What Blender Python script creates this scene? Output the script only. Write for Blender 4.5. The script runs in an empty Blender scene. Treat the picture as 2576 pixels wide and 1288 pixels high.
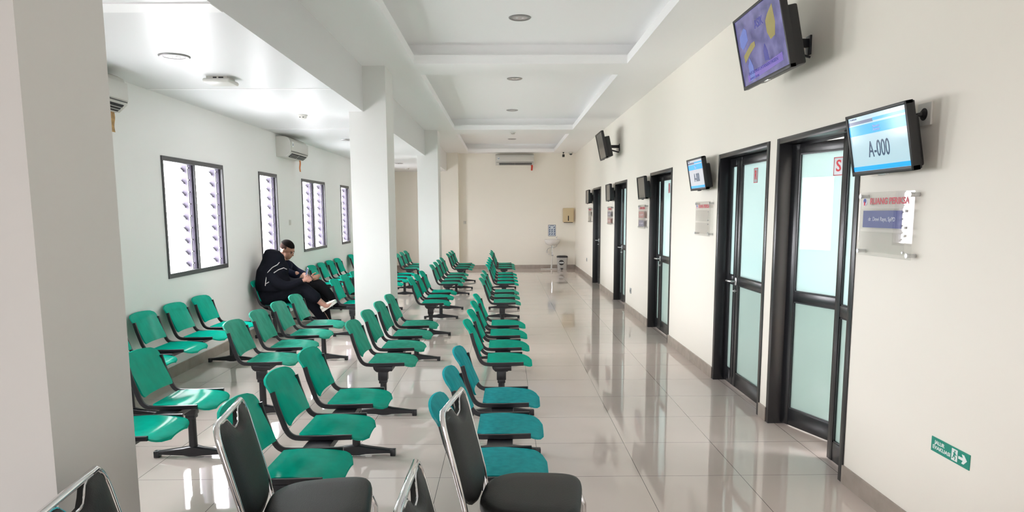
import bpy, bmesh, math, random
from mathutils import Vector, Matrix, Euler, noise
random.seed(4)
C = bpy.context.scene.collection
PI = math.pi
R = math.radians
XR, XL, YB, ZC, ZL, XB = 1.96, -3.21, 19.3, 3.17, 2.68, -1.556   # right wall, left wall, back wall, soffit, low ceiling, step between the ceilings
YF = -3.6

# ---------------------------------------------------------------- camera
H, F, CY = 1.57, 1740.0, 754.0
pit, yaw, rol = .12597, .01036, -.00407
fw = Vector((math.sin(yaw) * math.cos(pit), math.cos(yaw) * math.cos(pit), -math.sin(pit)))
r0 = Vector((math.cos(yaw), -math.sin(yaw), 0)); u0 = r0.cross(fw)
rt = math.cos(rol) * r0 + math.sin(rol) * u0
up = -math.sin(rol) * r0 + math.cos(rol) * u0
cd = bpy.data.cameras.new('camera'); cam = bpy.data.objects.new('camera', cd); C.objects.link(cam)
cd.sensor_fit = 'HORIZONTAL'; cd.sensor_width = 36; cd.lens = F / 2576 * 36
cd.shift_y = (CY - 644) / 2576; cd.clip_start = .05
cam.matrix_world = Matrix(((rt.x, up.x, -fw.x, 0), (rt.y, up.y, -fw.y, 0), (rt.z, up.z, -fw.z, H), (0, 0, 0, 1)))
bpy.context.scene.camera = cam

# ---------------------------------------------------------------- daylight, exposure
S = bpy.context.scene
S.view_settings.view_transform = 'Standard'; S.view_settings.look = 'None'
S.view_settings.gamma = 1; S.view_settings.exposure = 1.66; S.view_settings.use_curve_mapping = False
w = bpy.data.worlds.new('overcast_daylight'); S.world = w; w.use_nodes = True
bg = w.node_tree.nodes['Background']; bg.inputs[1].default_value = 10
_n = w.node_tree.nodes; _l = w.node_tree.links                # white overcast sky above, paved yard below the horizon
_tc = _n.new('ShaderNodeTexCoord'); _sp = _n.new('ShaderNodeSeparateXYZ'); _l.new(_tc.outputs['Generated'], _sp.inputs[0])
_mr = _n.new('ShaderNodeMapRange'); _l.new(_sp.outputs[2], _mr.inputs[0]); _mr.inputs[1].default_value = -.06; _mr.inputs[2].default_value = .02
_mx = _n.new('ShaderNodeMix'); _mx.data_type = 'RGBA'; _l.new(_mr.outputs[0], _mx.inputs[0]); _mx.inputs[6].default_value = (.62, .60, .60, 1); _mx.inputs[7].default_value = (.985, .97, 1.0, 1)
_l.new(_mx.outputs[2], bg.inputs[0])
S.cycles.max_bounces = 14; S.cycles.diffuse_bounces = 11; S.cycles.glossy_bounces = 4; S.cycles.transparent_max_bounces = 12
S.cycles.sample_clamp_indirect = 8; S.cycles.use_denoising = True; S.cycles.caustics_reflective = False; S.cycles.caustics_refractive = False

def portal(loc, rot, sx, sy):
    l = bpy.data.lights.new('sky_portal', 'AREA'); l.shape = 'RECTANGLE'; l.size = sx; l.size_y = sy
    l.cycles.is_portal = True
    o = bpy.data.objects.new('sky_portal', l); C.objects.link(o); o.location = loc; o.rotation_euler = rot
WIN = [(2.85, 3.57), (4.73, 5.45), (6.61, 8.03), (9.19, 9.91), (11.12, 12.53), (13.73, 14.45), (16.25, 17.2)]  # the farthest window is added to brighten the end wall
for a, b in WIN:                                    # daylight enters by the side windows
    portal((XL - .2, (a + b) / 2, 1.53), (0, R(-90), 0), 1.16, b - a)
portal((-.6, YF - .2, 1.35), (R(90), 0, 0), 4.2, 2.5)   # and by the entrance glazing behind
for a, c in ((2.3, 3.6), (5.9, 6.7), (8.3, 9.5), (11.3, 12.5), (14.3, 15.5)):
    portal((5.25, (a + c) / 2, 1.55), (0, R(90), 0), 1.3, c - a)

# ---------------------------------------------------------------- materials
def lin(c):
    return tuple(((v / 12.92) if v <= .04045 else ((v + .055) / 1.055) ** 2.4) for v in c)
def hexc(h):
    return lin(tuple(int(h[i:i + 2], 16) / 255 for i in (0, 2, 4)))
def mat(name, col, rough=.5, metal=0, spec=.5, bump=0, bscale=60, var=0, vscale=6, emit=0, coat=0, stretch=None, alpha=None):
    m = bpy.data.materials.new(name); m.use_nodes = True
    nt = m.node_tree; b = nt.nodes['Principled BSDF']
    col = hexc(col) if isinstance(col, str) else col
    b.inputs['Base Color'].default_value = (*col, 1)
    b.inputs['Roughness'].default_value = rough; b.inputs['Metallic'].default_value = metal
    b.inputs['Specular IOR Level'].default_value = spec
    if coat: b.inputs['Coat Weight'].default_value = coat; b.inputs['Coat Roughness'].default_value = .08
    tc = nt.nodes.new('ShaderNodeTexCoord')
    src = tc.outputs['Object']
    if stretch:
        mp = nt.nodes.new('ShaderNodeMapping'); mp.inputs['Scale'].default_value = stretch
        nt.links.new(src, mp.inputs[0]); src = mp.outputs[0]
    if var:
        n = nt.nodes.new('ShaderNodeTexNoise'); n.inputs['Scale'].default_value = vscale; n.inputs['Detail'].default_value = 5
        nt.links.new(src, n.inputs['Vector'])
        r = nt.nodes.new('ShaderNodeValToRGB')
        r.color_ramp.elements[0].position = .3; r.color_ramp.elements[1].position = .7
        r.color_ramp.elements[0].color = (*[max(0, v * (1 - var)) for v in col], 1)
        r.color_ramp.elements[1].color = (*[min(1, v * (1 + var)) for v in col], 1)
        nt.links.new(n.outputs['Fac'], r.inputs[0]); nt.links.new(r.outputs[0], b.inputs['Base Color'])
    if bump:
        n = nt.nodes.new('ShaderNodeTexNoise'); n.inputs['Scale'].default_value = bscale; n.inputs['Detail'].default_value = 3
        nt.links.new(src, n.inputs['Vector'])
        bp = nt.nodes.new('ShaderNodeBump'); bp.inputs['Strength'].default_value = bump; bp.inputs['Distance'].default_value = .004
        nt.links.new(n.outputs['Fac'], bp.inputs['Height']); nt.links.new(bp.outputs[0], b.inputs['Normal'])
    if emit:
        b.inputs['Emission Color'].default_value = (*col, 1); b.inputs['Emission Strength'].default_value = emit
    return m
M = {}
M['wall'] = mat('cream_wall_paint', (.87, .835, .755), .55, spec=.3, bump=.05, bscale=25)
M['wallw'] = mat('white_wall_paint', (.86, .86, .845), .5, spec=.3, bump=.05, bscale=25)
M['pillar'] = mat('white_pillar_paint', (.76, .76, .74), .5, spec=.3, bump=.05, bscale=25)
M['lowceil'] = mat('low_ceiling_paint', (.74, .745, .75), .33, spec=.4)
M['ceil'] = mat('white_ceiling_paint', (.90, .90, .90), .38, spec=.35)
M['skirt'] = mat('taupe_skirting_tile', (.34, .29, .25), .22, var=.12, vscale=9)
M['grn'] = mat('green_laminate', (.003, .415, .295), .13, spec=.12, var=.10, vscale=4, stretch=(5, 5, 1), coat=.1, bump=.02, bscale=14)
M['grn2'] = mat('worn_green_laminate', (.035, .37, .265), .2, spec=.12, var=.14, vscale=4, stretch=(5, 5, 1), coat=.1, bump=.02, bscale=14)
M['teal'] = mat('teal_laminate', (.014, .37, .41), .24, spec=.12, var=.14, vscale=5, stretch=(5, 5, 1), coat=.1, bump=.02, bscale=14)
def laminate(m, rough, amt):
    # coloured diffuse body under a thin clear lacquer
    nt = m.node_tree; N = nt.nodes; L = nt.links; p = N['Principled BSDF']; out = N['Material Output']
    d = N.new('ShaderNodeBsdfDiffuse'); g = N.new('ShaderNodeBsdfGlossy'); g.inputs['Roughness'].default_value = rough
    src = p.inputs['Base Color'].links[0].from_socket; L.new(src, d.inputs[0]); nor = p.inputs['Normal'].links[0].from_socket
    L.new(nor, d.inputs['Normal']); L.new(nor, g.inputs['Normal'])
    x = N.new('ShaderNodeMixShader'); x.inputs[0].default_value = amt; L.new(d.outputs[0], x.inputs[1]); L.new(g.outputs[0], x.inputs[2]); L.new(x.outputs[0], out.inputs[0]); N.remove(p)
laminate(M['grn'], .14, .035); laminate(M['grn2'], .22, .04); laminate(M['teal'], .25, .04)
M['blk'] = mat('black_powder_coat', (.012, .012, .016), .32)
M['blkp'] = mat('black_plastic', (.014, .014, .015), .4)
M['vinyl'] = mat('black_vinyl', (.014, .014, .014), .42, spec=.35, bump=.25, bscale=260)
M['chrome'] = mat('chrome', (.82, .82, .83), .09, metal=1)
M['steel'] = mat('brushed_steel', (.62, .62, .62), .28, metal=1)
M['door'] = mat('black_aluminium', (.014, .0145, .017), .27, spec=.6)
M['wframe'] = mat('dark_grey_aluminium', (.07, .07, .075), .4)
M['carrier'] = mat('grey_louvre_carrier', (.055, .045, .075), .5)
M['white'] = mat('white_plastic', (.62, .61, .57), .35)
M['ivory'] = mat('ivory_plastic', (.62, .50, .31), .4)
M['ceram'] = mat('white_ceramic', (.75, .73, .70), .12)
M['lamp'] = mat('lamp_reflector', (.30, .29, .29), .3, metal=.6)
M['refl'] = mat('lamp_inner_reflector', (.55, .53, .53), .25, metal=.6)
M['bulb'] = mat('frosted_bulb', (.62, .60, .60), .4)
M['red'] = mat('red_print', (.75, .035, .05), .5)
M['sred'] = mat('soft_red_print', (.62, .10, .13), .5)
M['blue'] = mat('navy_print', (.035, .06, .32), .45)
M['pale'] = mat('pale_print', (.75, .78, .9), .5)
M['gsign'] = mat('green_sign_film', (.0, .27, .19), .35)
M['wprint'] = mat('white_print', (.82, .86, .84), .5)
M['silver'] = mat('silver_film', (.42, .44, .46), .35, metal=.3)
M['paper'] = mat('poster_paper', (.60, .66, .72), .5)
M['ink'] = mat('dark_blue_ink', (.03, .06, .16), .5)
M['bin'] = mat('grey_bin_plastic', (.46, .45, .43), .4)
M['tape1'] = mat('brown_tape', (.45, .27, .10), .6, var=.4, vscale=30)
M['tape2'] = mat('orange_tape', (.62, .20, .05), .6)
M['tape3'] = mat('red_tape', (.55, .05, .025), .6)
M['dark'] = mat('dark_opening', (.01, .01, .012), .6)
M['aclouv'] = mat('grey_louvre', (.42, .42, .40), .45)
M['skin'] = mat('skin', (.42, .22, .15), .5, var=.08, vscale=12)
M['skin2'] = mat('pale_skin', (.50, .26, .20), .5, var=.06, vscale=12)
M['hair'] = mat('black_hair', (.010, .008, .008), .95, spec=.08, bump=.6, bscale=240)
M['fade'] = mat('cropped_hair', (.060, .036, .030), .95, spec=.08)
M['navy'] = mat('dark_navy_cloth', (.010, .012, .026), .9, spec=.08, bump=.4, bscale=60)
M['black_cloth'] = mat('black_cloth', (.009, .010, .015), .9, spec=.08, bump=.4, bscale=40)
M['char'] = mat('charcoal_cloth', (.022, .020, .024), .9, spec=.08, bump=.4, bscale=60)
M['pipe'] = mat('white_piping', (.55, .52, .52), .6)
M['shoe'] = mat('white_shoe_leather', (.70, .66, .60), .45)
M['bshoe'] = mat('black_shoe_leather', (.012, .012, .013), .3)

def floor_mat():
    m = bpy.data.materials.new('polished_porcelain_tile'); m.use_nodes = True
    nt = m.node_tree; N = nt.nodes; L = nt.links; b = N['Principled BSDF']
    tc = N.new('ShaderNodeTexCoord'); sp = N.new('ShaderNodeSeparateXYZ'); L.new(tc.outputs['Object'], sp.inputs[0])
    def line(out, off):
        a = N.new('ShaderNodeMath'); a.operation = 'SUBTRACT'; L.new(out, a.inputs[0]); a.inputs[1].default_value = off
        p = N.new('ShaderNodeMath'); p.operation = 'PINGPONG'; L.new(a.outputs[0], p.inputs[0]); p.inputs[1].default_value = .3
        c = N.new('ShaderNodeMath'); c.operation = 'LESS_THAN'; L.new(p.outputs[0], c.inputs[0]); c.inputs[1].default_value = .0016
        return c.outputs[0]
    mx = N.new('ShaderNodeMath'); mx.operation = 'MAXIMUM'; L.new(line(sp.outputs[0], .206), mx.inputs[0]); L.new(line(sp.outputs[1], .366), mx.inputs[1])
    n = N.new('ShaderNodeTexNoise'); n.inputs['Scale'].default_value = 2.2; n.inputs['Detail'].default_value = 6; L.new(tc.outputs['Object'], n.inputs['Vector'])
    r = N.new('ShaderNodeValToRGB'); r.color_ramp.elements[0].color = (.59, .51, .465, 1); r.color_ramp.elements[1].color = (.65, .57, .52, 1)
    L.new(n.outputs['Fac'], r.inputs[0])
    mix = N.new('ShaderNodeMix'); mix.data_type = 'RGBA'; L.new(mx.outputs[0], mix.inputs[0]); L.new(r.outputs[0], mix.inputs[6]); mix.inputs[7].default_value = (.10, .09, .085, 1)
    L.new(mix.outputs[2], b.inputs['Base Color'])
    b.inputs['Roughness'].default_value = .045; b.inputs['Specular IOR Level'].default_value = .62
    n2 = N.new('ShaderNodeTexNoise'); n2.inputs['Scale'].default_value = 1.6; L.new(tc.outputs['Object'], n2.inputs['Vector'])
    bp = N.new('ShaderNodeBump'); bp.inputs['Strength'].default_value = .03; bp.inputs['Distance'].default_value = .01
    L.new(n2.outputs['Fac'], bp.inputs['Height']); L.new(bp.outputs[0], b.inputs['Normal'])
    return m
M['floor'] = floor_mat()

def glass_mat(name, tint, rough, clear, trans, gloss_ior=1.5, refl=1.0):
    m = bpy.data.materials.new(name); m.use_nodes = True
    nt = m.node_tree; N = nt.nodes; L = nt.links; N.remove(N['Principled BSDF']); out = N['Material Output']
    t = N.new('ShaderNodeBsdfTransparent'); t.inputs[0].default_value = (*tint, 1)
    tr = N.new('ShaderNodeBsdfTranslucent'); tr.inputs[0].default_value = (*tint, 1)
    df = N.new('ShaderNodeBsdfDiffuse'); df.inputs[0].default_value = (*[v * .9 for v in tint], 1)
    m1 = N.new('ShaderNodeMixShader'); m1.inputs[0].default_value = trans; L.new(df.outputs[0], m1.inputs[1]); L.new(tr.outputs[0], m1.inputs[2])
    m2 = N.new('ShaderNodeMixShader'); m2.inputs[0].default_value = clear; L.new(m1.outputs[0], m2.inputs[1]); L.new(t.outputs[0], m2.inputs[2])
    g = N.new('ShaderNodeBsdfGlossy'); g.inputs['Roughness'].default_value = rough
    fr = N.new('ShaderNodeLayerWeight'); fr.inputs['Blend'].default_value = .5
    pw_ = N.new('ShaderNodeMath'); pw_.operation = 'POWER'; pw_.inputs[1].default_value = 5; L.new(fr.outputs['Facing'], pw_.inputs[0])
    mu = N.new('ShaderNodeMath'); mu.operation = 'MULTIPLY_ADD'; mu.inputs[1].default_value = .93 * refl; mu.inputs[2].default_value = .045 * refl; L.new(pw_.outputs[0], mu.inputs[0])
    m3 = N.new('ShaderNodeMixShader'); L.new(mu.outputs[0], m3.inputs[0]); L.new(m2.outputs[0], m3.inputs[1]); L.new(g.outputs[0], m3.inputs[2])
    L.new(m3.outputs[0], out.inputs[0])
    return m
M['frost'] = glass_mat('frosted_aqua_glass', (.73, .88, .885), .012, .0, .64)
M['frost2'] = glass_mat('frosted_aqua_film', (.57, .69, .665), .12, .0, .57)
M['louvre'] = glass_mat('louvre_glass', (.98, .99, 1), .05, .97, .8)
M['entry'] = glass_mat('tinted_entrance_glass', (.39, .39, .39), .02, .97, .5)
M['acryl'] = glass_mat('clear_acrylic', (.985, .985, .98), .01, .96, .3)

# ---------------------------------------------------------------- mesh helpers
def link(o):
    C.objects.link(o); return o
def tag(o, label=None, cat=None, group=None, kind=None):
    if label: o['label'] = label
    if cat: o['category'] = cat
    if group: o['group'] = group
    if kind: o['kind'] = kind
    return o
def empty(name, loc=(0, 0, 0), rz=0, label=None, cat=None, group=None):
    o = bpy.data.objects.new(name, None); o.empty_display_size = .1
    o.location = loc; o.rotation_euler = (0, 0, rz); link(o)
    return tag(o, label, cat, group)
class MB:
    def __init__(s): s.bm = bmesh.new(); s.mi = 0
    def _fin(s, n0):
        for f in s.bm.faces:
            if f.index < 0 or f.index >= n0: f.material_index = s.mi
    def box(s, x0, x1, y0, y1, z0, z1, r=0, seg=2, mx=None):
        n0 = len(s.bm.faces); s.bm.faces.ensure_lookup_table(); s.bm.faces.index_update()
        v = [s.bm.verts.new((x, y, z)) for x in (x0, x1) for y in (y0, y1) for z in (z0, z1)]
        fs = [s.bm.faces.new([v[i] for i in q]) for q in ((0, 1, 3, 2), (4, 6, 7, 5), (0, 4, 5, 1), (2, 3, 7, 6), (0, 2, 6, 4), (1, 5, 7, 3))]
        for f in fs: f.material_index = s.mi
        if r:
            es = list({e for f in fs for e in f.edges})
            res = bmesh.ops.bevel(s.bm, geom=es, offset=r, segments=seg, affect='EDGES', profile=.5, material=-1)
            v = list({q for f in res['faces'] for q in f.verts} | {q for f in fs if f.is_valid for q in f.verts})
        if mx is not None: bmesh.ops.transform(s.bm, matrix=mx, verts=[q for q in v if q.is_valid])
        return s
    def loft(s, rings, cap=True, closed=True):
        vs = [[s.bm.verts.new(p) for p in ring] for ring in rings]
        n = len(rings[0])
        for a, b in zip(vs, vs[1:]):
            for i in range(n if closed else n - 1):
                j = (i + 1) % n
                f = s.bm.faces.new((a[i], a[j], b[j], b[i])); f.material_index = s.mi
        if cap == 'strip':                      # close shell ends with a row of quads, so a curved end keeps its curve
            for ring in (vs[0], vs[-1]):
                for i in range(n // 2 - 1):
                    f = s.bm.faces.new((ring[i], ring[i + 1], ring[n - 2 - i], ring[n - 1 - i])); f.material_index = s.mi
        elif cap and closed:
            for ring, flip in ((vs[0], 1), (vs[-1], 0)):
                try:
                    f = s.bm.faces.new(ring[::-1] if flip else ring); f.material_index = s.mi
                except ValueError: pass
        return s
    def tube(s, pts, rad, n=10, cap=True, sect=None, upv=None):
        pts = [Vector(p) for p in pts]; rings = []; prev = None
        for i, p in enumerate(pts):
            t = ((pts[min(i + 1, len(pts) - 1)] - p).normalized() + (p - pts[max(i - 1, 0)]).normalized()).normalized()
            if upv is not None: a = Vector(upv) - t * Vector(upv).dot(t)
            elif prev is None: a = t.orthogonal()
            else: a = prev - t * prev.dot(t)
            a.normalize(); prev = a; b = t.cross(a)
            rr = rad[i] if isinstance(rad, (list, tuple)) else rad
            k = 1.0
            if 0 < i < len(pts) - 1:
                c = (pts[i + 1] - p).normalized().dot((p - pts[i - 1]).normalized()); k = 1 / max(.5, math.sqrt((1 + c) / 2))
            if sect: rings.append([p + a * u * 1.0 + b * v * k for u, v in sect])
            else: rings.append([p + (a * math.cos(q) + b * math.sin(q)) * rr for q in [2 * PI * j / n for j in range(n)]])
        return s.loft(rings, cap)
    def cyl(s, c, r, h, n=24, axis='z', r2=None):
        r2 = r if r2 is None else r2; c = Vector(c); rings = []
        for k, rr in ((0, r), (1, r2)):
            ring = []
            for j in range(n):
                q = 2 * PI * j / n; a, b = rr * math.cos(q), rr * math.sin(q)
                ring.append(c + (Vector((a, b, k * h)) if axis == 'z' else Vector((k * h, a, b)) if axis == 'x' else Vector((b, k * h, a))))
            rings.append(ring)
        return s.loft(rings)
    def lathe(s, prof, c=(0, 0, 0), n=28, ex=1, ey=1, cap=True):
        c = Vector(c)
        return s.loft([[c + Vector((r * ex * math.cos(2 * PI * j / n), r * ey * math.sin(2 * PI * j / n), z)) for j in range(n)] for r, z in prof], cap)
    def prism(s, poly, d0, d1, axis='y'):
        def P(u, v, d): return (u, d, v) if axis == 'y' else ((d, u, v) if axis == 'x' else (u, v, d))
        return s.loft([[P(u, v, d) for u, v in poly] for d in (d0, d1)])
    def ell(s, c, rx, ry, rz, rot=None, n=16):
        r = bmesh.ops.create_uvsphere(s.bm, u_segments=n, v_segments=n // 2 + 2, radius=1)
        m = Matrix.Translation(c) @ (rot.to_matrix().to_4x4() if rot else Matrix()) @ Matrix.Diagonal((rx, ry, rz, 1))
        bmesh.ops.transform(s.bm, matrix=m, verts=r['verts'])
        for v in r['verts']:
            for f in v.link_faces: f.material_index = s.mi
        return s
    def mesh(s, name, mats, smooth=35):
        bmesh.ops.recalc_face_normals(s.bm, faces=s.bm.faces)
        me = bpy.data.meshes.new(name); s.bm.to_mesh(me); s.bm.free()
        for m in (mats if isinstance(mats, (list, tuple)) else [mats]): me.materials.append(M[m] if isinstance(m, str) else m)
        if smooth:
            me.polygons.foreach_set('use_smooth', [True] * len(me.polygons))
            me.set_sharp_from_angle(angle=R(smooth))
        return me
    def build(s, name, mats, parent=None, smooth=35, kind=None, label=None):
        o = bpy.data.objects.new(name, s.mesh(name, mats, smooth)); link(o); o.parent = parent
        if kind: o['kind'] = kind
        if label: o['label'] = label
        return o
def copy_tree(o, parent=None):
    c = o.copy(); C.objects.link(c); c.parent = parent
    for ch in list(o.children): copy_tree(ch, c)
    return c
def wall_thing(name, wall, a, z, off=0, **k):
    """a thing on a wall, built with local X along the wall as seen from the room, -Y out of the wall, Z up"""
    if wall == 'R': return empty(name, (XR - off, a, z), R(-90), **k)
    if wall == 'L': return empty(name, (XL + off, a, z), R(90), **k)
    return empty(name, (a, YB - off, z), 0, **k)
def text_mesh(body, size, width=None, align='CENTER', bold=0, depth=.0006):
    cu = bpy.data.curves.new('lettering', 'FONT'); cu.body = body; cu.size = size; cu.align_x = align; cu.align_y = 'CENTER'
    cu.extrude = depth; cu.offset = bold; cu.resolution_u = 3
    o = bpy.data.objects.new('lettering', cu); C.objects.link(o)
    bpy.context.view_layer.update()
    me = bpy.data.meshes.new_from_object(o.evaluated_get(bpy.context.evaluated_depsgraph_get()))
    bpy.data.objects.remove(o)
    xs = [v.co.x for v in me.vertices]
    k = 1 if (not width or not xs) else width / (max(xs) - min(xs))
    me.transform(Matrix.Rotation(R(90), 4, 'X') @ Matrix.Diagonal((k, 1, 1, 1)))
    return me
def text(body, size, m, parent, x=0, y=0, z=0, width=None, align='CENTER', bold=0, name='lettering'):
    me = text_mesh(body, size, width, align, bold); me.materials.append(M[m])
    o = bpy.data.objects.new(name, me); link(o); o.parent = parent; o.location = (x, y, z)
    return o

# ---------------------------------------------------------------- shell
b = MB(); b.box(XL - .2, 5.2, YF - .2, YB + .2, -.12, 0); b.build('floor', 'floor', kind='structure', smooth=0)

def wall_with_holes(name, x0, x1, y0, y1, z0, z1, holes, m):
    b = MB(); y = y0
    for a, c, zb, zt in sorted(holes):
        b.box(x0, x1, y, a, z0, z1)
        if zb > z0: b.box(x0, x1, a, c, z0, zb)
        b.box(x0, x1, a, c, zt, z1); y = c
    b.box(x0, x1, y, y1, z0, z1)
    return b.build(name, m, kind='structure', smooth=0)
wall_with_holes('wall_left', XL - .16, XL, YF, YB, 0, ZL + .2, [(a, c, .95, 2.11) for a, c in WIN], 'wallw')
DOORS = [(14.15, 15.36, 'O'), (11.15, 12.36, 'P'), (8.15, 9.38, 'Q'), (5.17, 6.39, 'R'), (3.84, 5.03, 'S')]
wall_with_holes('wall_right', XR, XR + .15, YF, YB, 0, 3.45, [(a, c, 0, 2.08) for a, c, _ in DOORS], 'wall')
b = MB(); b.box(XL - .16, XR + .15, YB, YB + .15, 0, 3.45); b.build('wall_back', 'wall', kind='structure', smooth=0)
b = MB()                                            # wall behind the viewer with its wide entrance opening
b.box(XL - .16, -2.7, YF - .15, YF, 0, 3.45); b.box(1.5, 5.2, YF - .15, YF, 0, 3.45); b.box(-2.7, 1.5, YF - .15, YF, 2.6, 3.45)
b.build('wall_front', 'wallw', kind='structure', smooth=0)
# ceilings: low one over the window side, soffit with three lifted trays over the corridor
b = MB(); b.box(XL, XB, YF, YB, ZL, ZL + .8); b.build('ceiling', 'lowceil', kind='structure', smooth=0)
RX0, RX1 = -.97, 1.345
TRAY = [(-3.3, 1.75), (2.4, 7.77), (8.39, 13.84), (14.6, 18.92)]
b = MB(); zt = 3.262
b.box(XB, RX0, YF, YB, ZC, zt); b.box(RX1, XR, YF, YB, ZC, zt)
ys = [YF] + [q for t in TRAY for q in t] + [YB]
for a, c in zip(ys[::2], ys[1::2]): b.box(RX0, RX1, a, c, ZC, zt)
b.box(XB, XR, YF, YB, 3.395, 3.5)                       # lifted panel
for a, c in zip(ys[::2], ys[1::2]):                    # coves step back from the lips
    a2, c2 = (a if a == YF else a + .12), (c if c == YB else c - .12)
    b.box(RX0 - .12, RX1 + .12, a2, c2, zt, 3.395)
b.box(XB, RX0 - .12, YF, YB, zt, 3.395); b.box(RX1 + .12, XR, YF, YB, zt, 3.395)
b.build('ceiling', 'ceil', kind='structure', smooth=0)
def pillar(y0, y1, lab):
    b = MB(); b.box(-1.715, -1.305, y0, y1, 0, ZC + .01)
    tag(b.build('pillar', 'pillar', kind='structure', smooth=0), lab)
pillar(1.94, 2.37, 'wide white pillar cutting off the near end of the room')
pillar(7.87, 8.38, 'white square pillar between the near and middle benches')
pillar(13.86, 14.38, 'white square pillar beside the far benches')
b = MB(); b.box(-1.715, -1.25, 19.05, YB, 0, ZC + .01); tag(b.build('pillar', 'wall', kind='structure', smooth=0), 'pilaster against the end wall')
# skirting
def skirt(name, boxes):
    b = MB()
    for q in boxes: b.box(*q)
    b.build(name, 'skirt', kind='structure', smooth=0)
ds = sorted((a, c) for a, c, _ in DOORS); ys = [YF] + [q for d in ds for q in d] + [YB]
skirt('baseboard_right', [(XR - .012, XR + .001, a + (.0 if a == YF else 0), c, 0, .107) for a, c in zip(ys[::2], ys[1::2])])
skirt('baseboard_left', [(XL - .001, XL + .012, YF, YB, 0, .107)])
skirt('baseboard_back', [(XL, -1.715, YB - .012, YB + .001, 0, .107), (-1.25, XR, YB - .012, YB + .001, 0, .107)])
# rooms behind the doors
OFW = [(a, c, .9, 2.2) for a, c in ((2.3, 3.6), (5.9, 6.7), (8.3, 9.5), (11.3, 12.5), (14.3, 15.5))]  # unseen window openings, added and sized to make the door glass glow
b = MB(); b.box(XR + .15, 5.2, YF, YB, 2.75, 2.85); b.build('ceiling', 'ceil', kind='structure', smooth=0)
wall_with_holes('wall_office', 5.05, 5.2, YF, YB, 0, 2.8, OFW, 'wallw')
b = MB()
for y in (1.9, 5.05, 7.4, 10.4, 13.4, 16.4): b.box(XR + .15, 5.05, y, y + .1, 0, 2.8)
b.build('wall_partition', 'wallw', kind='structure', smooth=0)
b = MB()                                           # entrance glazing frame behind the viewer
for x in (-2.7, -1.67, -.62, .43, 1.44): b.box(x, x + .06, YF - .1, YF - .04, 0, 2.6)
b.box(-2.7, 1.5, YF - .1, YF - .04, 2.54, 2.6); b.box(-2.7, 1.5, YF - .1, YF - .04, 0, .1); b.box(-2.7, 1.5, YF - .1, YF - .04, 2.0, 2.06)
e = b.build('window_8', 'door', kind='structure', smooth=0)
b = MB(); b.box(-2.66, 1.46, YF - .075, YF - .068, .1, 2.55); b.build('glass_pane', 'entry', e, smooth=0)

# ---------------------------------------------------------------- louvre windows
def window(n, a, c):
    root = empty('window_%d' % n, (XL, a, .95), R(90)); root['kind'] = 'structure'
    W, Hh = c - a, 1.16; dbl = W > 1
    b = MB(); t = .046
    for q in ((0, W, Hh - t, Hh), (0, W, 0, t), (0, t * .6, t, Hh - t), (W - t * .7, W, t, Hh - t)): b.box(q[0], q[1], -.012, .055, q[2], q[3])
    if dbl: b.box(W / 2 - .014, W / 2 + .014, 0, .05, t, Hh - t)
    b.build('window_frame', 'wframe', root, smooth=0)
    bays = [(t * .6, W / 2 - .014), (W / 2 + .014, W - t * .7)] if dbl else [(t * .6, W - t * .7)]
    b = MB()
    for p, q in bays:
        for k in range(9):
            z = .05 + k * .122
            b.box(p + .02, q - .05, -.003, .003, 0, .135, mx=Matrix.Translation((0, .075, z)) @ Matrix.Rotation(R(-42), 4, 'X'))
    b.build('glass_louvre', 'louvre', root, smooth=0)
    b = MB()
    for p, q in bays:
        b.box(q - .028, q - .001, .02, .12, t, Hh - t); b.box(p + .001, p + .014, .02, .12, t, Hh - t)
    b.build('louvre_carrier', 'carrier', root, smooth=0)
    b = MB()
    for p, q in bays:
        b.box(q - .06, q - .046, .04, .052, t, Hh - t)
        for k in range(9):
            z = .05 + k * .122
            b.box(q - .062, q - .028, -.005, .006, .03, .085, mx=Matrix.Translation((0, .07, z)) @ Matrix.Rotation(R(-42), 4, 'X'))
            b.box(q - .07, q - .045, .03, .05, z + .05, z + .064)
    b.build('louvre_clip', 'wframe', root, smooth=0)
for i, (a, c) in enumerate(WIN): window(i + 1, a, c)

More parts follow.
